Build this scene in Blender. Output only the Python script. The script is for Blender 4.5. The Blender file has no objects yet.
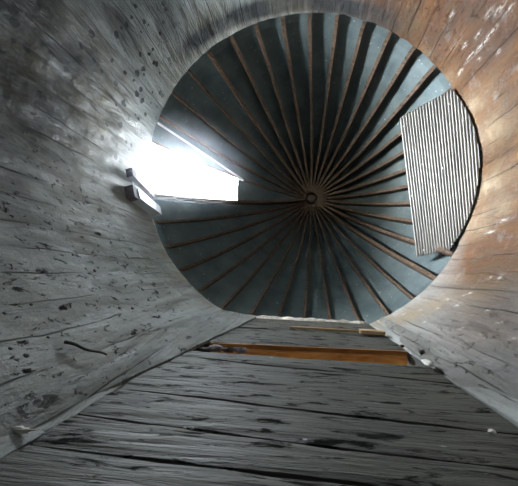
import bpy, bmesh, math, random
from mathutils import Vector, Matrix, noise

random.seed(7)
scene = bpy.context.scene
COL = scene.collection
PI = math.pi

# ------------------------------------------------------------------ place
# The inside of a round farm silo, looking up from close beside its boarded
# door column.  x right, y towards the door column, z up the silo.
S = 1.8                 # inner radius (m)
Z0 = 1.4                # height of the photographer's lens above the floor
F_PX = 422.2
M = ((0.99449918, -0.04817689, 0.09300733),
     (0.04113066, 0.99624041, 0.07624515),
     (-0.09633091, -0.07200029, 0.99274182))
CAM = Vector((-0.0182 * S, 0.6522 * S, Z0))
RIM = Z0 + 2.56 * S     # top of the wall
D = 0.9153 * S          # plane of the door boards' faces
HALF = math.acos(0.9153)  # half angle of the door opening
GLOW_DENS = 0.095             # peak density of the added glow volume (1/m)


def ray(px, py):
    q = ((px - 259.0) / F_PX, (py - 243.0) / F_PX, 1.0)
    return Vector([sum(M[r][k] * q[r] for r in range(3)) for k in range(3)])


def on_wall(px, py):
    d = ray(px, py)
    a = d.x * d.x + d.y * d.y
    b = 2 * (CAM.x * d.x + CAM.y * d.y)
    c = CAM.x ** 2 + CAM.y ** 2 - S * S
    t = (-b + math.sqrt(b * b - 4 * a * c)) / (2 * a)
    return CAM + d * t


def on_door(px, py, y=None):
    y = D if y is None else y
    d = ray(px, py)
    return CAM + d * ((y - CAM.y) / d.y)


def on_plane(px, py, p0, n):
    d = ray(px, py)
    return CAM + d * ((p0 - CAM).dot(n) / d.dot(n))


# ------------------------------------------------------------------ helpers
def tag(o, label=None, cat=None, group=None, kind=None):
    if label:
        o['label'] = label
    if cat:
        o['category'] = cat
    if group:
        o['group'] = group
    if kind:
        o['kind'] = kind
    return o


def link(name, me, mat, parent=None, smooth=False):
    o = bpy.data.objects.new(name, me)
    COL.objects.link(o)
    if mat:
        me.materials.append(mat)
    if smooth:
        for p in me.polygons:
            p.use_smooth = True
    if parent:
        o.parent = parent
    return o


def from_bm(name, bm, mat, parent=None, smooth=False):
    bmesh.ops.recalc_face_normals(bm, faces=bm.faces)
    me = bpy.data.meshes.new(name)
    bm.to_mesh(me)
    bm.free()
    return link(name, me, mat, parent, smooth)


def empty(name, loc):
    o = bpy.data.objects.new(name, None)
    o.location = loc
    o.empty_display_size = 0.05
    COL.objects.link(o)
    return o


def bm_hexa(bm, c):
    """c: 8 corners, bottom loop of 4 then top loop of 4."""
    v = [bm.verts.new(p) for p in c]
    for f in ((0, 1, 2, 3), (7, 6, 5, 4), (0, 4, 5, 1), (1, 5, 6, 2), (2, 6, 7, 3), (3, 7, 4, 0)):
        bm.faces.new([v[i] for i in f])


def bm_box(bm, x0, x1, y0, y1, z0, z1):
    bm_hexa(bm, [(x0, y0, z0), (x1, y0, z0), (x1, y1, z0), (x0, y1, z0),
                 (x0, y0, z1), (x1, y0, z1), (x1, y1, z1), (x0, y1, z1)])


# ------------------------------------------------------------------ materials
class NT:
    def __init__(self, name):
        self.m = bpy.data.materials.new(name)
        self.m.use_nodes = True
        self.t = self.m.node_tree
        self.b = self.t.nodes['Principled BSDF']

    def n(self, kind, **kw):
        o = self.t.nodes.new(kind)
        for k, v in kw.items():
            if k.startswith('i_'):
                o.inputs[k[2:].replace('_', ' ')].default_value = v
            else:
                setattr(o, k, v)
        return o

    def l(self, a, b):
        self.t.links.new(a, b)

    def put(self, v, sock):
        if hasattr(v, 'is_linked') or isinstance(v, bpy.types.NodeSocket):
            self.l(v, sock)
        else:
            sock.default_value = v

    def math(self, op, a, b=0.0, clamp=False):
        o = self.n('ShaderNodeMath', operation=op, use_clamp=clamp)
        self.put(a, o.inputs[0])
        self.put(b, o.inputs[1])
        return o.outputs[0]

    def scale(self, vec, s):
        o = self.n('ShaderNodeVectorMath', operation='MULTIPLY')
        self.l(vec, o.inputs[0])
        o.inputs[1].default_value = s
        return o.outputs[0]

    def noise(self, vec, sc, detail=4.0, rough=0.55, dist=0.0):
        o = self.n('ShaderNodeTexNoise')
        self.l(vec, o.inputs['Vector'])
        o.inputs['Scale'].default_value = sc
        o.inputs['Detail'].default_value = detail
        o.inputs['Roughness'].default_value = rough
        o.inputs['Distortion'].default_value = dist
        return o.outputs['Fac']

    def ramp(self, fac, a, b):
        o = self.n('ShaderNodeMapRange')
        o.inputs['From Min'].default_value = a
        o.inputs['From Max'].default_value = b
        o.clamp = True
        self.l(fac, o.inputs['Value'])
        return o.outputs['Result']

    def mix(self, fac, a, b, blend='MIX'):
        o = self.n('ShaderNodeMix', data_type='RGBA', blend_type=blend)
        self.put(fac, o.inputs[0])
        for v, k in ((a, 6), (b, 7)):
            if isinstance(v, tuple):
                v = (v[0], v[1], v[2], 1.0)
            self.put(v, o.inputs[k])
        return o.outputs[2]

    def attr(self, name):
        o = self.n('ShaderNodeAttribute', attribute_name=name)
        return o.outputs['Fac']

    def bump(self, h, strength, dist, prev=None):
        o = self.n('ShaderNodeBump')
        o.inputs['Strength'].default_value = strength
        o.inputs['Distance'].default_value = dist
        self.l(h, o.inputs['Height'])
        if prev:
            self.l(prev, o.inputs['Normal'])
        return o.outputs['Normal']

    def done(self, col, rough, normal=None, metal=0.0, spec=None):
        self.put((col[0], col[1], col[2], 1.0) if isinstance(col, tuple) else col, self.b.inputs['Base Color'])
        self.put(rough, self.b.inputs['Roughness'])
        self.put(metal, self.b.inputs['Metallic'])
        if spec is not None:
            self.put(spec, self.b.inputs['Specular IOR Level'])
        if normal:
            self.l(normal, self.b.inputs['Normal'])
        return self.m

    def obj(self):
        return self.n('ShaderNodeTexCoord').outputs['Object']

    def uv(self):
        return self.n('ShaderNodeTexCoord').outputs['UV']


def mat_wall():
    k = NT('silo_wall_plaster')
    uv = k.uv()                                    # metres: u around, v up
    warp = k.noise(uv, 1.2, 3)
    streak = k.ramp(k.noise(k.scale(uv, (10.0, 1.2, 1.0)), 1.0, 7, 0.62, 0.6), 0.28, 0.72)
    broad = k.noise(k.scale(uv, (2.2, 0.8, 1.0)), 1.0, 5, 0.6)
    fine = k.noise(k.scale(uv, (45.0, 14.0, 1.0)), 1.0, 5, 0.62)
    blot = k.noise(k.scale(uv, (5.0, 3.0, 1.0)), 1.0, 7, 0.68)
    grey = k.mix(streak, (0.12, 0.132, 0.13), (0.54, 0.565, 0.545))
    grey = k.mix(k.ramp(broad, 0.35, 0.7), grey, (0.30, 0.315, 0.30))
    brown = k.mix(streak, (0.055, 0.019, 0.006), (0.165, 0.078, 0.029))
    brown = k.mix(k.ramp(blot, 0.5, 0.7), brown, (0.10, 0.062, 0.034))
    col = k.mix(k.math('MULTIPLY', k.attr('brown'), k.ramp(blot, 0.1, 0.45), True), grey, brown)
    ol = k.mix(streak, (0.054, 0.045, 0.018), (0.162, 0.141, 0.066))
    col = k.mix(k.math('MULTIPLY', k.attr('olive'), k.ramp(blot, 0.3, 0.6), True), col, ol)
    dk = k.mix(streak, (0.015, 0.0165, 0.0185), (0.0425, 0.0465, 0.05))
    col = k.mix(k.math('MULTIPLY', k.attr('dark_tone'), k.ramp(broad, 0.2, 0.6), True), col, dk)
    cr = k.mix(blot, (0.17, 0.12, 0.07), (0.37, 0.30, 0.205))
    col = k.mix(k.math('MULTIPLY', k.attr('lime'), k.ramp(blot, 0.25, 0.6), True), col, cr)
    # lines of the formwork boards
    sx = k.n('ShaderNodeSeparateXYZ')
    k.l(uv, sx.inputs[0])
    uu = k.math('ADD', k.math('MULTIPLY', sx.outputs[0], 1 / 0.17), k.math('MULTIPLY', warp, 0.35))
    fr = k.math('FRACT', uu)
    line = k.math('SUBTRACT', 1.0, k.ramp(k.math('ABSOLUTE', k.math('SUBTRACT', fr, 0.5)), 0.0, 0.034))
    line = k.math('MULTIPLY', line, k.ramp(k.noise(k.scale(uv, (3.0, 1.0, 1.0)), 1.3, 3), 0.42, 0.6))
    col = k.mix(k.math('MULTIPLY', line, 0.8), col, (0.06, 0.06, 0.06))
    # cracks and flaked, dark flecks of old silage
    fl = k.ramp(k.noise(k.scale(uv, (19.0, 8.0, 1.0)), 1.0, 8, 0.7, 0.5), 0.58, 0.63)
    fl = k.math('MULTIPLY', fl, k.attr('flecks'))
    col = k.mix(fl, col, (0.03, 0.03, 0.032))
    # mould spots
    vo = k.n('ShaderNodeTexVoronoi', i_Scale=13.0, i_Randomness=1.0)
    wv = k.n('ShaderNodeVectorMath', operation='ADD')
    wn = k.n('ShaderNodeTexNoise', i_Scale=16.0)
    k.l(uv, wn.inputs['Vector'])
    k.l(k.scale(uv, (1.0, 0.62, 1.0)), wv.inputs[0])
    k.l(k.scale(wn.outputs['Color'], (0.03, 0.03, 0.0)), wv.inputs[1])
    k.l(wv.outputs[0], vo.inputs['Vector'])
    hc = k.n('ShaderNodeSeparateColor')
    k.l(vo.outputs['Color'], hc.inputs[0])
    rad = k.math('MULTIPLY', k.ramp(hc.outputs[0], 0.15, 0.9), 0.40)
    spot = k.ramp(k.math('SUBTRACT', rad, vo.outputs['Distance']), 0.0, 0.06)
    spot = k.math('MULTIPLY', spot, k.attr('spots'), True)
    col = k.mix(spot, col, (0.025, 0.028, 0.03))
    # white runs
    col = k.mix(k.math('MULTIPLY', k.attr('runs'), k.ramp(fine, 0.42, 0.58), True), col, (0.5, 0.48, 0.44))
    h = k.math('ADD', k.math('MULTIPLY', streak, 0.5), k.math('MULTIPLY', blot, 0.9))
    h = k.math('SUBTRACT', h, k.math('MULTIPLY', line, 0.4))
    h = k.math('SUBTRACT', h, k.math('MULTIPLY', fl, 0.4))
    nm = k.bump(h, 0.85, 0.045)
    nm = k.bump(fine, 0.35, 0.006, nm)
    return k.done(col, k.ramp(streak, -1.2, 1.2), nm, spec=k.math('MULTIPLY', k.math('SUBTRACT', 1.0, fl), 0.25))


def mat_board():
    k = NT('weathered_door_board')
    co = k.obj()
    info = k.n('ShaderNodeObjectInfo')
    off = k.n('ShaderNodeVectorMath', operation='ADD')
    k.l(co, off.inputs[0])
    cmb = k.n('ShaderNodeCombineXYZ')
    k.l(k.math('MULTIPLY', info.outputs['Random'], 37.0), cmb.inputs[0])
    k.l(k.math('MULTIPLY', info.outputs['Random'], 11.0), cmb.inputs[2])
    k.l(cmb.outputs[0], off.inputs[1])
    c = off.outputs[0]
    grain = k.ramp(k.noise(k.scale(c, (2.5, 30.0, 30.0)), 1.0, 6, 0.62, 0.5), 0.22, 0.78)
    fine = k.noise(k.scale(c, (14.0, 90.0, 90.0)), 1.0, 4, 0.6)
    broad = k.noise(k.scale(c, (1.6, 4.0, 4.0)), 1.0, 5, 0.6)
    col = k.mix(grain, (0.032, 0.032, 0.025), (0.145, 0.143, 0.118))
    col = k.mix(k.ramp(broad, 0.4, 0.68), col, (0.066, 0.066, 0.06))
    fl = k.ramp(k.noise(k.scale(c, (5.5, 18.0, 18.0)), 1.0, 8, 0.68, 0.6), 0.545, 0.60)
    col = k.mix(k.math('MULTIPLY', fl, 0.92), col, (0.018, 0.018, 0.018))
    wh = k.ramp(k.noise(k.scale(c, (11.0, 22.0, 22.0)), 1.0, 6, 0.7), 0.66, 0.70)
    col = k.mix(k.math('MULTIPLY', wh, 0.5), col, (0.6, 0.6, 0.56))
    h = k.math('ADD', grain, k.math('MULTIPLY', fine, 0.3))
    h = k.math('SUBTRACT', h, k.math('MULTIPLY', fl, 0.55))
    nm = k.bump(h, 0.65, 0.03)
    return k.done(col, k.ramp(grain, -1.0, 1.3), nm, spec=k.math('MULTIPLY', k.math('SUBTRACT', 1.0, fl), 0.22))


def mat_simple(name, c0, c1, sc=(8, 8, 8), rough=0.7, metal=0.0, bump=0.3, dist=0.01, spec=0.4):
    k = NT(name)
    co = k.obj()
    a = k.noise(k.scale(co, sc), 1.0, 6, 0.62, 0.3)
    col = k.mix(k.ramp(a, 0.3, 0.7), c0, c1)
    return k.done(col, rough, k.bump(a, bump, dist), metal, spec)


def mat_roof():
    k = NT('galvanised_roof_metal')
    co = k.obj()
    a = k.noise(co, 3.0, 6, 0.65)
    b = k.noise(co, 26.0, 4, 0.6)
    col = k.mix(k.ramp(a, 0.3, 0.7), (0.066, 0.10, 0.112), (0.145, 0.192, 0.207))
    col = k.mix(k.ramp(b, 0.66, 0.72), col, (0.40, 0.44, 0.44))
    return k.done(col, 0.62, k.bump(b, 0.15, 0.004), 0.25, 0.25)


MAT = {
    'wall': mat_wall(),
    'board': mat_board(),
    'roof': mat_roof(),
    'rafter': mat_simple('rusty_brown_rafter', (0.024, 0.014, 0.009), (0.16, 0.107, 0.07), (14, 30, 30), 0.75),
    'sheet': mat_simple('grey_corrugated_metal', (0.20, 0.205, 0.205), (0.36, 0.36, 0.35), (16, 2.5, 16), 0.5, 0.0, 0.1, 0.003),
    'floor': mat_simple('old_silage_floor', (0.04, 0.03, 0.02), (0.10, 0.08, 0.055), (9, 9, 9), 0.9, 0, 0.9, 0.05),
    'jamb': mat_simple('grey_jamb_plank', (0.10, 0.11, 0.11), (0.25, 0.26, 0.255), (18, 18, 2.0), 0.75, 0, 0.5, 0.012),
    'orange': mat_simple('orange_rusted_sill', (0.55, 0.17, 0.03), (0.95, 0.45, 0.12), (5, 26, 26), 0.7, 0, 0.5, 0.012),
    'rust': mat_simple('dark_rust_edge', (0.16, 0.06, 0.016), (0.50, 0.21, 0.05), (5, 26, 26), 0.8, 0, 0.5, 0.012),
    'edge_highlight': mat_simple('pale_orange_highlight', (0.45, 0.2, 0.06), (0.9, 0.5, 0.2), (5, 26, 26), 0.7),
    'tan': mat_simple('tan_broken_wood', (0.35, 0.22, 0.10), (0.62, 0.45, 0.26), (6, 30, 30), 0.75),
    'white': mat_simple('white_flaked_plaster', (0.52, 0.49, 0.44), (0.86, 0.85, 0.81), (24, 24, 24), 0.85, 0, 0.6, 0.01),
    'clod': mat_simple('dark_silage_clod', (0.03, 0.026, 0.024), (0.12, 0.10, 0.09), (40, 40, 40), 0.9, 0, 0.8, 0.01),
    'purple': mat_simple('mottled_clod', (0.08, 0.06, 0.07), (0.50, 0.42, 0.42), (45, 45, 45), 0.9, 0, 0.8, 0.01),
    'strip': mat_simple('pale_metal_strip', (0.62, 0.62, 0.64), (0.80, 0.80, 0.82), (20, 20, 20), 0.4, 0.2, 0.1, 0.003),
    'bracket': mat_simple('painted_bracket_metal', (0.46, 0.48, 0.50), (0.68, 0.70, 0.72), (20, 20, 20), 0.55, 0.1),
    'bracket_dark': mat_simple('dark_bracket_metal', (0.06, 0.045, 0.06), (0.17, 0.13, 0.15), (30, 30, 30), 0.8),
    'dark': mat_simple('dark_chute_boards', (0.05, 0.045, 0.04), (0.12, 0.11, 0.10), (4, 4, 20), 0.9),
}

# ------------------------------------------------------------------ the setting
# floor of old silage
bm = bmesh.new()
NR, NA = 28, 96
rings = []
for i in range(NR + 1):
    r = S * 1.02 * i / NR
    ring = []
    for j in range(NA if i else 1):
        a = 2 * PI * j / NA
        p = Vector((r * math.cos(a), r * math.sin(a), 0))
        p.z = 0.06 * noise.noise(p * 1.5) + 0.03 * noise.noise(p * 6)
        ring.append(bm.verts.new(p))
    rings.append(ring)
for j in range(NA):
    bm.faces.new((rings[0][0], rings[1][j], rings[1][(j + 1) % NA]))
for i in range(1, NR):
    for j in range(NA):
        bm.faces.new((rings[i][j], rings[i + 1][j], rings[i + 1][(j + 1) % NA], rings[i][(j + 1) % NA]))
tag(from_bm('floor', bm, MAT['floor'], smooth=True), kind='structure')

# round wall, open at the door column
TH0 = PI / 2 + HALF
TH1 = PI / 2 - HALF + 2 * PI
NU, NV = 760, 300
WALL_T = 0.11
ZB = -0.1


def uv_of(p):
    a = math.atan2(p.y, p.x)
    if a < TH0 - 0.3:
        a += 2 * PI
    return a * S, p.z


marks = {k: [] for k in ('brown', 'olive', 'dark_tone', 'lime', 'flecks', 'spots', 'runs')}


def blob(kind, px, py, su, sv, amp=1.0):
    u, v = uv_of(on_wall(px, py))
    marks[kind].append((u, v, su, sv, amp))


# warm stain on the right wall
for q in ((500, 60, .55, 1.0), (510, 180, .5, .8), (500, 250, .45, .7), (440, 30, .45, .6), (500, 330, .35, .6, .55), (395, 15, .4, .35, .6), (330, 3, .4, .2, .5)):
    blob('brown', *q)
for q in ((270, 6, .25, .12), (205, 30, .2, .25, .8), (60, 75, .35, .5, .9), (95, 95, .3, .4, .7), (20, 60, .3, .5, .5), (300, 4, .3, .1, .6), (150, 270, .3, .4, .5), (60, 180, .4, .5, .5), (110, 330, .3, .4, .45), (500, 150, .3, .3, .35), (485, 285, .2, .4, .4), (170, 60, .12, .3, .6), (410, 25, .1, .15, .5)):
    blob('olive', *q)
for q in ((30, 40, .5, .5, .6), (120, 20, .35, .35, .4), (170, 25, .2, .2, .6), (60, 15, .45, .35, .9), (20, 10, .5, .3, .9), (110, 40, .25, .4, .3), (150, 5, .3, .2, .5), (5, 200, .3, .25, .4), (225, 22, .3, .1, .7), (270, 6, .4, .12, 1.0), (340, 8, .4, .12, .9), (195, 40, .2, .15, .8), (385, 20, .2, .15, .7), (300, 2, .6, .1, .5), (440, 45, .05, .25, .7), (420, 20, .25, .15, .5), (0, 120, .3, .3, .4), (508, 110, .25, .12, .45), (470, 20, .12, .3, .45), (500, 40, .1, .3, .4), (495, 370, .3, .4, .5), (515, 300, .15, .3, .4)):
    blob('dark_tone', *q)  # regional darker tone, mostly upper left and along the top
for q in ((478, 140, .10, .45, 1.1), (482, 190, .10, .45, 1.1), (476, 225, .10, .4, 1.0), (468, 110, .09, .4, .9), (405, 318, .12, .25, 1.2), (430, 305, .10, .3, .9),
          (445, 85, .06, .2, .9), (425, 55, .05, .12, .8), (380, 322, .09, .12, 1.0), (235, 318, .10, .3, .7), (160, 240, .06, .3, .5), (500, 205, .05, .4, .5), (205, 302, .06, .15, .8), (180, 278, .05, .15, .8), (166, 255, .05, .15, .7)):
    blob('lime', *q)
for q in ((60, 230, .5, .8, .9), (40, 330, .35, .8, 1.0), (130, 300, .3, .7, .7), (30, 160, .4, .6, .5), (480, 340, .3, .5, .5), (450, 20, .4, .6, .5)):
    blob('flecks', *q)
for q in ((85, 55, .5, .8, .8), (105, 40, .3, .55, 1.2), (130, 70, .25, .5, 1.2), (60, 80, .35, .5, .9), (70, 110, .3, .5, .8), (20, 40, .3, .4, .5), (150, 25, .2, .3, .7), (110, 120, .2, .4, .6)):
    blob('spots', *q)
# white runs and droppings on the right wall
for px, py, ln, w in ((452, 15, .10, .018), (489, 13, .12, .02), (500, 8, .14, .02), (510, 9, .1, .02), (478, 35, .10, .016), (465, 45, .09, .018), (498, 52, .06, .02), (479, 60, .06, .015),
                      (470, 57, .16, .02), (482, 45, .2, .022), (492, 32, .16, .02), (460, 72, .12, .016),
                      (465, 295, .04, .02), (458, 306, .06, .022), (470, 293, .05, .02), (462, 330, .03, .02), (490, 278, .06, .014), (500, 278, .05, .012), (488, 311, .04, .014), (499, 322, .04, .02), (512, 338, .05, .02), (425, 322, .05, .02), (438, 309, .06, .02), (448, 300, .05, .02), (420, 310, .05, .02), (404, 314, .06, .03), (505, 220, .2, .012), (490, 232, .15, .012),
                      (165, 285, .06, .02), (122, 226, .07, .02), (168, 265, .05, .018), (150, 228, .05, .015)):
    blob('runs', px, py, max(0.009, w * 0.5), max(0.012, ln * 0.4), 1.3)

us, vs = [], []
verts, faces = [], []
attr = {k: [] for k in marks}
for i in range(NU + 1):
    th = TH0 + (TH1 - TH0) * i / NU
    for j in range(NV + 1):
        v = ZB + (RIM - ZB) * j / NV
        u = th * S
        # relief: long ridges running up the wall, flatter towards the rim
        g = noise.noise(Vector((u * 5.2, v * 1.1, 3.3))) * 0.5 + noise.noise(Vector((u * 13.0, v * 2.8, 8.1))) * 0.28 + noise.noise(Vector((u * 1.3, v * 0.7, 1.7))) * 0.5
        left = 0.5 - 0.5 * math.cos(th)
        amp = 0.018 + 0.038 * left
        amp *= 0.35 + 0.65 * min(1.0, max(0.0, (RIM - v) / 0.8))
        r = S - amp * g
        if j == NV:
            r += 0.012 * noise.noise(Vector((u * 9.0, 4.0, 2.0)))
        verts.append((r * math.cos(th), r * math.sin(th), v + (0.015 * noise.noise(Vector((u * 7, 9.0, 1.0))) if j == NV else 0)))
        us.append(u)
        vs.append(v)
for k, ml in marks.items():
    acc = [0.0] * len(verts)
    for (bu, bv, su, sv, am) in ml:
        i0 = max(0, int((bu / S - su * 3 / S - TH0) / (TH1 - TH0) * NU))
        i1 = min(NU, int((bu / S + su * 3 / S - TH0) / (TH1 - TH0) * NU) + 1)
        j0 = max(0, int((bv - 3 * sv - ZB) / (RIM - ZB) * NV))
        j1 = min(NV, int((bv + 3 * sv - ZB) / (RIM - ZB) * NV) + 1)
        for i in range(i0, i1 + 1):
            for j in range(j0, j1 + 1):
                n_ = i * (NV + 1) + j
                e = ((us[n_] - bu) / su) ** 2 + ((vs[n_] - bv) / sv) ** 2
                acc[n_] += am * math.exp(-0.5 * e)
    attr[k] = [min(1.0, a) for a in acc]
for i in range(NU):
    for j in range(NV):
        a = i * (NV + 1) + j
        faces.append((a, a + 1, a + NV + 2, a + NV + 1))
n_in = len(verts)
# outer skin, top and jamb faces close the wall's thickness
NO = 96
for i in range(NO + 1):
    th = TH0 + (TH1 - TH0) * i / NO
    for z in (ZB, RIM):
        verts.append(((S + WALL_T) * math.cos(th), (S + WALL_T) * math.sin(th), z))
step = NU / NO
for i in range(NO):
    a = n_in + 2 * i
    faces.append((a, a + 2, a + 3, a + 1))
idx = lambda i, j: i * (NV + 1) + j
for i in range(NO):
    k0, k1 = round(i * step), round((i + 1) * step)
    top = [idx(q, NV) for q in range(k0, k1 + 1)]
    faces.append(tuple(top + [n_in + 2 * (i + 1) + 1, n_in + 2 * i + 1]))
for i, o in ((0, n_in), (NU, n_in + 2 * NO)):
    faces.append(tuple([idx(i, q) for q in range(NV + 1)] + [o + 1, o]))
me = bpy.data.meshes.new('wall_round')
me.from_pydata(verts, [], faces)
me.update()
for k in attr:
    at_ = me.attributes.new(k, 'FLOAT', 'POINT')
    at_.data.foreach_set('value', attr[k] + [0.0] * (len(verts) - n_in))
uvl = me.uv_layers.new(name='UVMap')
us += [0.0] * (len(verts) - n_in)
vs += [0.0] * (len(verts) - n_in)
flat = []
for lp in me.loops:
    flat += [us[lp.vertex_index], vs[lp.vertex_index]]
uvl.data.foreach_set('uv', flat)
wall = link('wall_round', me, MAT['wall'], smooth=True)
for p in me.polygons[NU * NV:]:
    p.use_smooth = False
tag(wall, kind='structure')

# chute boards closing the column from outside
bm = bmesh.new()
bm_box(bm, -0.62 * S, 0.62 * S, 1.13 * S, 1.17 * S, ZB, RIM + 0.02)
bm_box(bm, -0.62 * S, -0.58 * S, 0.93 * S, 1.13 * S, ZB, RIM + 0.02)
bm_box(bm, 0.58 * S, 0.62 * S, 0.93 * S, 1.13 * S, ZB, RIM + 0.02)
bm_box(bm, -0.62 * S, 0.62 * S, 1.0 * S, 1.17 * S, RIM + 0.02, RIM + 0.05)
tag(from_bm('wall_chute', bm, MAT['dark']), kind='structure')

# conical roof, two panels open on the left
A0 = -1.0               # azimuth of the rafters, degrees clockwise from image-up


def az(deg):
    a = math.radians(deg)
    return Vector((math.sin(a), -math.cos(a), 0))


PROF = [(0.0, 0.99), (0.15, 0.945), (0.3, 0.87), (0.45, 0.76), (0.6, 0.605), (0.75, 0.41), (0.88, 0.21), (1.0, 0.0), (1.09, -0.11)]
LEAN = 0.065 * S        # the top of the old roof sits a little off centre


def roof_z(r):          # r in metres: low domed roof, steep at the eaves
    f = r / S
    for (a, h0), (b, h1) in zip(PROF, PROF[1:]):
        if f <= b:
            break
    return RIM + 0.16 + S * (h0 + (h1 - h0) * (f - a) / (b - a))


def lean(z):
    return LEAN * max(0.0, z - RIM) / (1.04 * S)


def on_cone(px, py, drop):
    d = ray(px, py)
    lo, hi = 1.0, 12.0
    for _ in range(50):
        t = (lo + hi) / 2
        p = CAM + d * t
        if p.z < roof_z(math.hypot(p.x - lean(p.z), p.y)) - drop:
            lo = t
        else:
            hi = t
    return CAM + d * lo


HATCH = (-101.0, -81.0)
_h = on_cone(237, 188, 0.0)
R_HATCH = math.hypot(_h.x - lean(_h.z), _h.y)
bm = bmesh.new()
rads = [0.0008, 0.15, 0.3, 0.4, R_HATCH / S, 0.6, 0.75, 0.88, 1.0, 1.09]
step_d = 2.5
cnt = int(360 / step_d)
grid = {}


def gv(i, k, lift):
    i %= cnt
    key = (i, k, lift)
    if key not in grid:
        d = az(A0 + i * step_d)
        r = rads[k] * S
        grid[key] = bm.verts.new((d.x * r + lean(roof_z(r)), d.y * r, roof_z(r) + lift))
    return grid[key]


def is_open(i, k):
    a = (A0 + (i + 0.5) * step_d + 180) % 360 - 180
    return HATCH[0] < a < HATCH[1] and 4 <= k <= 8


T = 0.012
for i in range(cnt):
    for k in range(len(rads) - 1):
        if is_open(i, k):
            continue
        bm.faces.new((gv(i, k, 0), gv(i, k + 1, 0), gv(i + 1, k + 1, 0), gv(i + 1, k, 0)))
        bm.faces.new((gv(i, k, T), gv(i + 1, k, T), gv(i + 1, k + 1, T), gv(i, k + 1, T)))
        for (ii, kk, e) in ((i - 1, k, ((i, k), (i, k + 1))), (i + 1, k, ((i + 1, k), (i + 1, k + 1))),
                            (i, k - 1, ((i, k), (i + 1, k))), (i, k + 1, ((i, k + 1), (i + 1, k + 1)))):
            edge = kk < 0 or kk >= len(rads) - 1
            if edge or is_open(ii % cnt, kk):
                a, b = e
                bm.faces.new((gv(*a, 0), gv(*b, 0), gv(*b, T), gv(*a, T)))
ceiling = tag(from_bm('ceiling', bm, MAT['roof']), kind='structure')

# cheeks added on the roof beside the opening to block oblique daylight
bm = bmesh.new()
for a, sg in ((HATCH[0], -1), (HATCH[1], 1)):
    d = az(a)
    t = Vector((-d.y, d.x, 0)) * sg
    rr = [R_HATCH + (1.06 * S - R_HATCH) * i / 6 for i in range(7)]
    lp = None
    for r in rr:
        z = roof_z(r)
        top = max(z + 0.10, roof_z(R_HATCH) + 0.36)
        c = [bm.verts.new((d.x * r + lean(z) + t.x * o, d.y * r + t.y * o, h)) for (o, h) in ((0.002, z + 0.002), (0.03, z + 0.002), (0.03, top), (0.002, top))]
        if lp:
            for e in range(4):
                bm.faces.new((lp[e], lp[(e + 1) % 4], c[(e + 1) % 4], c[e]))
        else:
            bm.faces.new(c)
        lp = c
    bm.faces.new(lp[::-1])
tag(from_bm('light_baffle', bm, MAT['roof']), kind='structure')

# ------------------------------------------------------------------ roof rafters
def rafter_mesh(rd, r_in, r_out, depth, width):
    """Origin on the silo axis at rim height; follows the roof's curve."""
    bm = bmesh.new()
    loops = []
    cr, sr = math.cos(rd), math.sin(rd)
    rs = [r_out] + [f * S for f in (0.94, 0.88, 0.815, 0.75, 0.675, 0.6, 0.525, 0.45, 0.375, 0.3, 0.225, 0.15)] + [r_in]
    for r in rs:
        q = 1 - r / S
        zt = roof_z(r) - RIM - 0.006
        dr = (roof_z(r + 0.02) - roof_z(r - 0.02)) / 0.04
        c_, s_ = 1.15, 0.0        # plumb depth, so the ends sit on the wall top
        w = width * (1.0 - 0.35 * q) / 2
        dp = (0.128 if r == r_out else depth * (1 - 0.3 * q))
        lp = []
        for (a, rr, z) in ((-w, r - s_ * dp, zt - c_ * dp), (w, r - s_ * dp, zt - c_ * dp), (w, r, zt), (-w, r, zt)):
            lp.append(bm.verts.new((rr * cr - a * sr + lean(z + RIM), rr * sr + a * cr, z)))
        loops.append(lp)
    for a, b in zip(loops, loops[1:]):
        for e in range(4):
            bm.faces.new((a[e], a[(e + 1) % 4], b[(e + 1) % 4], b[e]))
    bm.faces.new(loops[0])
    bm.faces.new(loops[-1][::-1])
    bmesh.ops.recalc_face_normals(bm, faces=bm.faces)
    me = bpy.data.meshes.new('roof_rafter')
    bm.to_mesh(me)
    bm.free()
    me.materials.append(MAT['rafter'])
    return me


ORD = ['', 'first', 'second', 'third', 'fourth', 'fifth', 'sixth', 'seventh', 'eighth', 'ninth', 'tenth', 'eleventh', 'twelfth',
       'thirteenth', 'fourteenth', 'fifteenth', 'sixteenth', 'seventeenth', 'eighteenth']
raf = None
for k in range(36):
    a = -101.0 + 10 * k
    if k == 1:
        continue        # cut away where the roof is open
    rd = math.radians(a - 90)
    thin = k >= 24 or k in (2, 3, 4, 5)
    me = rafter_mesh(rd, 0.05 * S, 0.999 * S, 0.10 if thin else 0.20, 0.03 if thin else 0.044)
    o = bpy.data.objects.new('roof_rafter', me)
    COL.objects.link(o)
    o.location = (0, 0, RIM)
    if k == 0:
        lab = 'narrow dark rafter along the lower edge of the bright roof opening'
    elif k == 2:
        lab = 'narrow dark rafter along the upper edge of the bright roof opening'
    elif k <= 17:
        lab = 'rusty brown roof rafter, %s clockwise past the upper edge of the bright opening' % ORD[k - 2]
    else:
        lab = 'rusty brown roof rafter, %s anticlockwise from the lower edge of the bright opening' % ORD[36 - k]
    tag(o, lab, 'rafter', 'radial roof rafters')

# cap where the rafters meet
bm = bmesh.new()
bmesh.ops.create_cone(bm, cap_ends=True, segments=24, radius1=0.03 * S, radius2=0.03 * S, depth=0.05)
hub = from_bm('roof_hub', bm, MAT['rafter'])
hub.location = (LEAN * 0.9, 0, roof_z(0.05 * S) - 0.1)
tag(hub, 'small dark round hub where all the roof rafters meet', 'hub')

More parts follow.
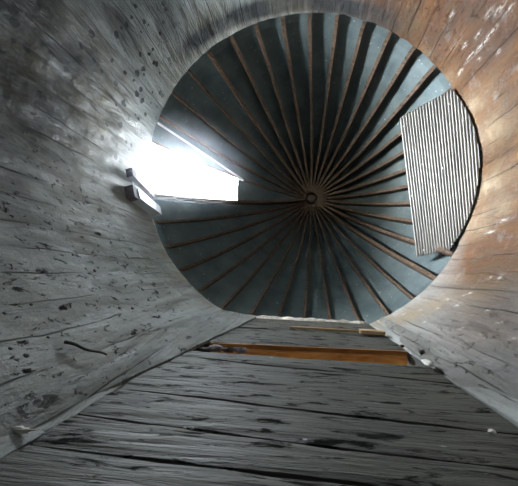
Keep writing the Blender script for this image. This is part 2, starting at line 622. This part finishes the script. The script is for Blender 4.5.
# ------------------------------------------------------------------ pale strip beside the opening
def bar_between(name, p, q, w, h, mat, up=Vector((0, 0, 1)), parent=None):
    d = (q - p)
    L = d.length
    d.normalize()
    s = d.cross(up).normalized()
    u = s.cross(d)
    bm = bmesh.new()
    bm_hexa(bm, [tuple(s * a + u * b + d * c) for c in (0, L) for (a, b) in ((-w / 2, -h / 2), (w / 2, -h / 2), (w / 2, h / 2), (-w / 2, h / 2))])
    o = from_bm(name, bm, mat, parent)
    o.location = p
    return o


p, q = on_cone(158, 123, 0.075), on_cone(243, 180, 0.085)
st = bar_between('metal_strip', p, q, 0.022, 0.03, MAT['strip'])
tag(st, 'thin pale metal strip shining along the dark roof above the bright opening', 'strip')

# ------------------------------------------------------------------ corrugated sheet
e_s = Vector((0.993, -0.12, 0)).normalized()
e_t = Vector((0.12, 0.993, 0)).normalized()
K = 0.8
P0 = Vector(e_s * (0.975 * S) + Vector((0, 0, RIM - 0.12)))
dirs = (e_s - Vector((0, 0, K))).normalized()
nn = dirs.cross(e_t).normalized()
if nn.z > 0:
    nn = -nn
c0, c1, c2, c3 = [on_plane(x, y, P0, nn) for x, y in ((400, 118), (457, 87), (417, 257), (470, 247))]
NS, NT_ = 27 * 8, 60
bm = bmesh.new()
rows = []
for i in range(NS + 1):
    a = 1.4 * i / NS
    row = []
    for j in range(NT_ + 1):
        b = j / NT_
        p = (c0 + (c1 - c0) * a) * (1 - b) + (c2 + (c3 - c2) * a) * b
        row.append(bm.verts.new(p + nn * (0.018 * abs(math.sin(i / 8 * PI)))))
    rows.append(row)
for a, b in zip(rows, rows[1:]):
    for j in range(NT_):
        q4 = (a[j], b[j], b[j + 1], a[j + 1])
        m4 = sum((v.co for v in q4), Vector()) / 4
        if math.hypot(m4.x, m4.y) < 0.985 * S:
            bm.faces.new(q4)
bmesh.ops.delete(bm, geom=[v for v in bm.verts if not v.link_faces], context='VERTS')
bmesh.ops.solidify(bm, geom=bm.faces[:], thickness=0.003)
org = (c0 + c2) / 2
for v in bm.verts:
    v.co -= org
sheet = empty('corrugated_sheet', org)
tag(sheet, 'grey corrugated metal sheet propped under the roof at the right rim', 'metal sheet')
from_bm('sheet_panel', bm, MAT['sheet'], sheet, smooth=True)
for (px, py) in ((443, 168), (404, 126), (450, 104), (424, 250), (452, 244), (412, 196)):
    c = on_plane(px, py, P0 + nn * 0.013, nn) - org
    bm = bmesh.new()
    bmesh.ops.create_uvsphere(bm, u_segments=10, v_segments=6, radius=0.012)
    for v in bm.verts:
        v.co = v.co * 1.0 + c
    from_bm('nail_head', bm, MAT['strip'], sheet, smooth=True)

# ------------------------------------------------------------------ door boards
def lerp_tab(tab, z):
    if z <= tab[0][0]:
        return tab[0][1]
    for (z0, x0), (z1, x1) in zip(tab, tab[1:]):
        if z <= z1:
            return x0 + (x1 - x0) * (z - z0) / (z1 - z0)
    return tab[-1][1]


def XL(z):
    return S * lerp_tab([(0.75, -.425), (1.04, -.40), (1.22, -.38), (1.55, -.35), (2.16, -.29), (2.56, -.26)], (z - Z0) / S)


def XR(z):
    return S * lerp_tab([(0.7, .40), (1.16, .405), (1.58, .415), (2.56, .44)], (z - Z0) / S)


BX0, BX1 = -0.400 * S, 0.400 * S
BT = 0.085              # board thickness


def board(name, zl0, zr0, zl1, zr1, label, mat, seed, part_specs=()):
    """Plank across the column: lower edge heights (left,right), upper edge."""
    nx, nz, ny = 60, 8, 2
    bm = bmesh.new()
    cx, cz = 0.0, min(zl0, zr0)

    def co(a, b, c):    # a along, b up, c depth
        x = BX0 + (BX1 - BX0) * a
        z0 = zl0 + (zr0 - zl0) * a
        z1 = zl1 + (zr1 - zl1) * a
        rag0 = 0.006 * noise.noise(Vector((x * 5, seed * 3.1, 0.5))) + 0.003 * noise.noise(Vector((x * 21, seed, 7.5)))
        rag1 = 0.006 * noise.noise(Vector((x * 5, seed * 5.7, 4.5))) + 0.003 * noise.noise(Vector((x * 21, seed, 2.5)))
        z = (z0 + rag0) + (z1 + rag1 - z0 - rag0) * b
        y = D + BT * c
        if c == 0:
            y -= 0.007 * noise.noise(Vector((x * 1.6, z * 5, seed))) + 0.004 * noise.noise(Vector((x * 6, z * 22, seed + 5)))
            if b in (0, 1):
                y += 0.006
        return Vector((x - cx, y - D, z - cz))
    g = [[bm.verts.new(co(i / nx, j / nz, 0)) for j in range(nz + 1)] for i in range(nx + 1)]
    h = [[bm.verts.new(co(i / nx, j, 1)) for j in (0, 1)] for i in range(nx + 1)]
    for i in range(nx):
        for j in range(nz):
            bm.faces.new((g[i][j], g[i + 1][j], g[i + 1][j + 1], g[i][j + 1]))
        bm.faces.new((g[i][0], h[i][0], h[i + 1][0], g[i + 1][0]))
        bm.faces.new((g[i][nz], g[i + 1][nz], h[i + 1][1], h[i][1]))
        bm.faces.new((h[i][0], h[i][1], h[i + 1][1], h[i + 1][0]))
    for i in (0, nx):
        bm.faces.new([g[i][j] for j in range(nz + 1)] + [h[i][1], h[i][0]])
    o = from_bm(name, bm, mat)
    o.location = (cx, D, cz)
    tag(o, label, 'door board', 'boards of the silo door column')
    return o


def zz(v):
    return Z0 + v * S


G = 0.016               # open joint between neighbouring boards
LINES = [  # height of each joint at the left and right end (radii above the lens)
    ('top', 2.545, 2.555),
    ('a', 2.20, 2.25),
    ('b', 2.05, 2.08),
    ('orange', 1.575, 1.665),
    ('sill', 1.40, 1.40),
    ('c', 1.295, 1.180),
    ('d', 0.915, 0.815),
    ('e', 0.735, 0.655),
    ('f', 0.600, 0.560),
    ('g', 0.33, 0.32),
    ('base', -Z0 / S - 0.02, -Z0 / S - 0.02),
]
LAB = {
    'top': 'pale-topped weathered board at the top of the door column under the rafters',
    'a': 'narrow grey door board just under the topmost one',
    'b': 'grey door board directly above the orange slot',
    'sill': 'thin grey door board directly below the orange slot, clods on its edge',
    'c': 'wide grey weathered door board, second below the orange slot',
    'd': 'grey door board between the two widest dark joints, third below orange slot',
    'e': 'narrow cracked door board, fourth below the orange slot',
    'f': 'dark flaking door board at the bottom of the picture, fifth below orange slot',
}
for n_, ((k, l1, r1), (k2, l0, r0)) in enumerate(zip(LINES, LINES[1:])):
    if k == 'orange':
        continue
    gap = G if zz(l0) > 0.2 else 0
    if k == 'g':        # the column's closed foot, below the picture
        bm = bmesh.new()
        bm_box(bm, BX0, BX1, D, D + BT, zz(l0), zz(r1))
        tag(from_bm('wall_column_base', bm, MAT['board']), kind='structure')
        continue
    board('door_board', zz(l0) + gap, zz(r0) + gap, zz(l1), zz(r1), LAB[k], MAT['board'], n_ + 1.0)

top_board = next(o for o in COL.objects if o.get('label') == LAB['top'])
bm = bmesh.new()
NX = 80
lp = None
for i in range(NX + 1):
    x = -0.385 * S + 0.77 * S * i / NX
    h = 0.05 + 0.035 * noise.noise(Vector((x * 7, 1.0, 2.0))) + 0.02 * noise.noise(Vector((x * 25, 3.0, 2.0)))
    y = -0.022 - 0.012 * noise.noise(Vector((x * 12, 8.0, 2.0)))
    zt = zz(2.545) + (zz(2.555) - zz(2.545)) * i / NX - top_board.location.z + 0.012
    c = [bm.verts.new(q) for q in ((x, 0.012, zt), (x, y, zt - 0.004), (x, y, zt - h * 0.6), (x, 0.012, zt - h))]
    if lp:
        for e in range(4):
            bm.faces.new((lp[e], lp[(e + 1) % 4], c[(e + 1) % 4], c[e]))
    else:
        bm.faces.new(c)
    lp = c
bm.faces.new(lp[::-1])
crust = from_bm('plaster_crust', bm, MAT['white'], top_board)
crust['label'] = 'ragged white plaster crust along the top edge'

# stepped orange lintel over the slot of the missing board
LN_L, LN_R = on_door(207, 345), on_door(411, 352)
x0, x1 = LN_L.x, 0.398 * S
zl, zr = zz(1.575) + 0.012, zz(1.665) + 0.012
ln = empty('slot_lintel', (0, D, zl))
tag(ln, 'stepped orange-brown timber lining the slot of the missing door board', 'lintel')
for (nm_, mk, y0, y1, dz) in (('front_strip', 'rust', 0.004, 0.034, -0.004), ('edge_highlight', 'edge_highlight', 0.034, 0.042, -0.012), ('back_strip', 'orange', 0.042, 0.16, -0.045)):  # pale middle strip paints a highlight on the step's edge
    bm = bmesh.new()
    bm_hexa(bm, [(x0, y0, dz - 0.02), (x1, y0, zr - zl + dz - 0.02), (x1, y1, zr - zl + dz - 0.02), (x0, y1, dz - 0.02),
                 (x0, y0, -0.001), (x1, y0, zr - zl - 0.001), (x1, y1, zr - zl - 0.001), (x0, y1, -0.001)])
    bmesh.ops.subdivide_edges(bm, edges=[e for e in bm.edges if abs(e.verts[0].co.x - e.verts[1].co.x) > 0.5], cuts=60)
    for v in bm.verts:
        v.co.z += 0.006 * noise.noise(Vector((v.co.x * 9, y0 * 50, 1.0))) if v.co.z < -0.002 + (zr - zl) * (v.co.x - x0) / (x1 - x0) else 0
    from_bm(nm_, bm, MAT[mk], ln)

# tan broken batten above
p, q = on_door(290, 328.5, D - 0.012), on_door(383, 334, D - 0.012)
bm = bmesh.new()
L = q.x - p.x
bm_box(bm, 0, L * 0.74, -0.034, -0.014, -0.03, 0.0)
bm_box(bm, L * 0.74, L, -0.046, -0.014, -0.11, 0.0)
bmesh.ops.bevel(bm, geom=bm.edges[:], offset=0.003, segments=1, affect='EDGES')
bt = from_bm('batten', bm, MAT['tan'])
bt.location = (p.x, D, (p.z + q.z) / 2)
tag(bt, 'short tan batten with a thick right end near the top of the column', 'batten')

# jamb planks beside the boards
def jamb(name, inner, outer_pts, mat):
    """Plank whose inner edge follows inner(z) and whose outer edge lies on the wall."""
    bm = bmesh.new()
    nz = 60
    loops = []
    for j in range(nz + 1):
        z = ZB + 0.1 + (RIM - 0.01 - ZB - 0.1) * j / nz
        xi = inner(z)
        (xo, yo) = outer_pts(z)
        rg = 0.008 * noise.noise(Vector((xi * 3, z * 4, 2.0)))
        lip = 0.008
        loops.append([bm.verts.new(c) for c in ((xi + rg, D + 0.01, z), (xi + rg, D - lip, z), (xo, yo - 0.006, z), (xo * 1.03, yo + 0.05, z))])
    for a, b in zip(loops, loops[1:]):
        for e in range(4):
            bm.faces.new((a[e], a[(e + 1) % 4], b[(e + 1) % 4], b[e]))
    bm.faces.new(loops[0])
    bm.faces.new(loops[-1][::-1])
    o = from_bm(name, bm, mat)
    ul = o.data.uv_layers.new(name='UVMap')
    for lp_ in o.data.loops:
        c = o.data.vertices[lp_.vertex_index].co
        ul.data[lp_.index].uv = (c.x * 1.2 + 20.0, c.z)
    for nm_, val in (('flecks', 0.8), ('lime', 0.0), ('dark_tone', 0.45), ('brown', 0.25 if name == 'trim_2' else 0.0), ('olive', 0.35)):
        at_ = o.data.attributes.new(nm_, 'FLOAT', 'POINT')
        at_.data.foreach_set('value', [val] * len(o.data.vertices))
    return tag(o, kind='structure')


jamb('trim_1', XL, lambda z: (-0.455 * S, 0.886 * S), MAT['wall'])
jamb('trim_2', XR, lambda z: (0.478 * S, 0.872 * S), MAT['wall'])


# ------------------------------------------------------------------ small things
rad = lambda v, k: Vector((v.x * k, v.y * k, v.z))
def clod(name, p, size, mat, label, cat, group=None, squash=(1, 1, 1), seed=0.0, rough=0.45):
    bm = bmesh.new()
    bmesh.ops.create_icosphere(bm, subdivisions=3, radius=1.0)
    for v in bm.verts:
        n = v.co.normalized()
        k = 1 + rough * noise.noise(n * 1.7 + Vector((seed, seed * 2, 0))) + rough * 0.5 * noise.noise(n * 5 + Vector((0, seed, seed)))
        v.co = Vector((n.x * squash[0], n.y * squash[1], n.z * squash[2])) * k * size
    o = from_bm(name, bm, mat, smooth=True)
    o.location = p
    return tag(o, label, cat, group)


for i, (px, py, s, m, lab) in enumerate((
        (205, 350, .024, 'clod', 'small dark clod at the left end of the orange slot'),
        (216, 348, .032, 'purple', 'mottled purple-grey clod, left of three in the orange slot'),
        (228, 350, .028, 'clod', 'dark clod in the middle of the heap at the orange slot'),
        (240, 350, .032, 'purple', 'pale mottled clod at the right of the heap in the orange slot'))):
    p = on_door(px, py, D - 0.004)
    clod('silage_clod', p, s, MAT[m], lab, 'clod', 'clods at the orange slot', (1.4, .55, 1.0), 1.3 + i)

for i, (px, py, s, m, lab) in enumerate((
        (492, 432, .010, 'white', 'small pale lump on the lowest joint at the right jamb'),
        (402, 346, .012, 'clod', 'dark clod on the right jamb above the orange slot end'),
        (422, 352, .016, 'clod', 'larger dark clod on the right jamb beside the white chip'),
        (192, 428, .0055, 'white', 'tiny white scrap on the cracked boards left of centre'),
        (185, 428, .004, 'white', 'tiniest white scrap, left of its pair on the cracked boards'))):
    y = D - (0.03 if px > 395 else 0.006)
    p = on_door(px, py, y)
    clod('plaster_lump' if m == 'white' else 'silage_clod', p, s, MAT[m], lab, 'lump' if m == 'white' else 'clod', None, (1.2, .8, 1.0), 5.3 + i)

# white broken chip at the right end of the slot
p = on_door(428, 363, D - 0.03)
clod('plaster_chip', p, 0.042, MAT['white'], 'white broken plaster chip at the right end of the orange slot', 'plaster chip', None, (0.6, .3, 1.9), 9.0, 0.35)

# pale fluff on the left jamb
p = on_wall(20, 431)
n_ = Vector((p.x, p.y, 0)).normalized()
clod('fluff_tuft', p - n_ * 0.003, 0.022, MAT['white'], 'pale fluffy tuft stuck at the lower left beside the door column', 'tuft', None, (1.4, 0.3, 0.5), 12.0, 0.8)

# dark clods stuck on the left wall
for i, (px, py, sz) in enumerate(((26, 226, .012), (50, 230, .011), (93, 272, .014), (29, 307, .013), (2, 316, .014), (17, 293, .010), (71, 256, .011),
                                  (118, 310, .012), (131, 310, .012), (158, 318, .012), (24, 359, .017), (46, 340, .012), (131, 336, .012), (165, 343, .014), (189, 342, .016), (8, 352, .012))):
    p = on_wall(px, py)
    a = math.atan2(p.y, p.x)
    o = clod('silage_clod', rad(p, 0.992), sz * (0.75 if px > 60 else 0.5), MAT['clod'], 'small black clod stuck to the grey plaster of the lower left wall', 'clod', 'black clods on the left wall', (.6, 1.0, 1.3), 20.0 + i)
    o.rotation_euler = (0, 0, a)

# stick on the left wall
p, q = on_wall(63, 344), on_wall(105, 357)
p, q = rad(p, 0.994), rad(q, 0.994)
bm = bmesh.new()
d = (q - p)
NSEG = 10
prev = None
for i in range(NSEG + 1):
    f = i / NSEG
    c = p + d * f + Vector((0, 0, 0.012 * math.sin(f * 9)))
    r_ = 0.006 * (1.2 - 0.5 * f)
    s = d.normalized().cross(Vector((0, 1, 0))).normalized()
    u = s.cross(d.normalized())
    lp = [bm.verts.new(c - p + s * math.cos(a) * r_ + u * math.sin(a) * r_) for a in [2 * PI * t / 8 for t in range(8)]]
    if prev:
        for e in range(8):
            bm.faces.new((prev[e], prev[(e + 1) % 8], lp[(e + 1) % 8], lp[e]))
    else:
        bm.faces.new(lp)
    prev = lp
bm.faces.new(prev[::-1])
tw = from_bm('stick', bm, MAT['clod'], smooth=True)
tw.location = p
tag(tw, 'dark thin stick lying on the lower left wall', 'stick')

# ------------------------------------------------------------------ brackets under the opening
def wall_frame(px, py):
    p = on_wall(px, py)
    n = Vector((-p.x, -p.y, 0)).normalized()      # inward
    t = Vector((-n.y, n.x, 0))
    return p, n, t


p1, n1, t1 = wall_frame(141, 207)
pa, pb = on_wall(129, 196), on_wall(152, 213)
br = empty('sill_bracket', rad(pa, 0.99))
tag(br, 'pale flat bracket with dark end under the bright roof opening', 'bracket')
d = pb - pa
o = bar_between('plate', rad(pa, 0.968), rad(pb, 0.968), 0.10, 0.10, MAT['bracket'], n1)
o.parent = br
o.location -= br.location
e0 = rad(pa, 0.972)
o = bar_between('shaded_end', e0 - d.normalized() * 0.10, e0, 0.13, 0.085, MAT['bracket_dark'], n1)  # dark end carries the plate's shaded side in its colour
o.parent = br
o.location -= br.location
pa2, pb2 = on_wall(127, 176), on_wall(150, 199)
br2 = empty('hinge_bracket', rad(pa2, 0.99))
tag(br2, 'small dark hinge bracket with tapering arm at the edge of the glare', 'bracket')
o = bar_between('arm', rad(pa2, 0.975), rad(pb2, 0.975), 0.035, 0.05, MAT['bracket_dark'], n1)
o.parent = br2
o.location -= br2.location
d2 = (pb2 - pa2).normalized()
o = bar_between('knuckle', rad(pa2, 0.97) - d2 * 0.07, rad(pa2, 0.97) + d2 * 0.03, 0.09, 0.07, MAT['bracket_dark'], n1)
o.parent = br2
o.location -= br2.location

# ------------------------------------------------------------------ haze volume added for the glare around the opening
hm = bpy.data.materials.new('glow_haze')
hm.use_nodes = True
ht = hm.node_tree
ht.nodes.remove(ht.nodes['Principled BSDF'])
vs = ht.nodes.new('ShaderNodeVolumeScatter')
vs.inputs['Color'].default_value = (0.86, 0.93, 1.0, 1)
vs.inputs['Anisotropy'].default_value = 0.8
ht.links.new(vs.outputs[0], ht.nodes['Material Output'].inputs['Volume'])
htc = ht.nodes.new('ShaderNodeTexCoord')
hl = ht.nodes.new('ShaderNodeVectorMath')
hl.operation = 'LENGTH'
ht.links.new(htc.outputs['Object'], hl.inputs[0])
hr = ht.nodes.new('ShaderNodeMapRange')
hr.interpolation_type = 'SMOOTHERSTEP'
hr.inputs['From Min'].default_value = 1.0
hr.inputs['From Max'].default_value = 0.0
hr.inputs['To Max'].default_value = GLOW_DENS
ht.links.new(hl.outputs['Value'], hr.inputs['Value'])
ht.links.new(hr.outputs['Result'], vs.inputs['Density'])
bm = bmesh.new()
bmesh.ops.create_icosphere(bm, subdivisions=4, radius=1.0)
hz = from_bm('glow_haze', bm, hm, smooth=True)
hz.location = CAM + ray(180, 166) * 3.5
hz.scale = (0.74, 0.52, 0.6)
tag(hz, 'thin haze volume added as the glare around the bright roof opening', 'haze', kind='stuff')

# ------------------------------------------------------------------ light
world = bpy.data.worlds.new('overcast_sky')
scene.world = world
world.use_nodes = True
wt = world.node_tree
bg = wt.nodes['Background']
tc = wt.nodes.new('ShaderNodeTexCoord')
sp = wt.nodes.new('ShaderNodeSeparateXYZ')
wt.links.new(tc.outputs['Generated'], sp.inputs[0])
rp = wt.nodes.new('ShaderNodeValToRGB')
rp.color_ramp.elements[0].position = 0.46
rp.color_ramp.elements[0].color = (0.03, 0.03, 0.025, 1)
rp.color_ramp.elements[1].position = 0.52
rp.color_ramp.elements[1].color = (1.0, 0.97, 0.92, 1)
mr = wt.nodes.new('ShaderNodeMath')
mr.operation = 'MULTIPLY_ADD'
wt.links.new(sp.outputs[2], mr.inputs[0])
mr.inputs[1].default_value = 0.5
mr.inputs[2].default_value = 0.5
for pos, c in ((0.62, (0.85, 0.92, 1.0, 1)), (0.85, (0.72, 0.77, 0.82, 1))):
    e_ = rp.color_ramp.elements.new(pos)
    e_.color = c
wt.links.new(mr.outputs[0], rp.inputs[0])
wt.links.new(rp.outputs[0], bg.inputs['Color'])
bg.inputs['Strength'].default_value = 95.0

# the opening is the only way in for daylight: tell the sampler so
pl = bpy.data.lights.new('roof_opening_portal', 'AREA')
pl.shape = 'RECTANGLE'
pl.size = 2.1
pl.size_y = 1.0
pl.cycles.is_portal = True
po = bpy.data.objects.new('roof_opening_portal', pl)
COL.objects.link(po)
dd = az(-91)
rm = 0.73 * S
po.location = (dd.x * rm, dd.y * rm, roof_z(rm) + 0.12)
down = Vector((-dd.x * 1.4, -dd.y * 1.4, -1)).normalized()
xa = (dd - Vector((0, 0, 1.4))).normalized()
za = -down
ya = za.cross(xa)
po.rotation_euler = Matrix((xa, ya, za)).transposed().to_euler()

# ------------------------------------------------------------------ camera
cd = bpy.data.cameras.new('camera')
cam = bpy.data.objects.new('camera', cd)
COL.objects.link(cam)
R3 = Matrix((M[0], [-c for c in M[1]], [-c for c in M[2]])).transposed()
cam.matrix_world = Matrix.Translation(CAM) @ R3.to_4x4()
cd.sensor_fit = 'HORIZONTAL'
cd.sensor_width = 36.0
cd.lens = 36.0 * F_PX / 518.0
cd.clip_start = 0.01
scene.camera = cam

vs_ = scene.view_settings
vs_.view_transform = 'Standard'
vs_.look = 'None'
vs_.exposure = 1.4
vs_.gamma = 1.0
vs_.use_curve_mapping = False
scene.cycles.max_bounces = 10
scene.cycles.diffuse_bounces = 6
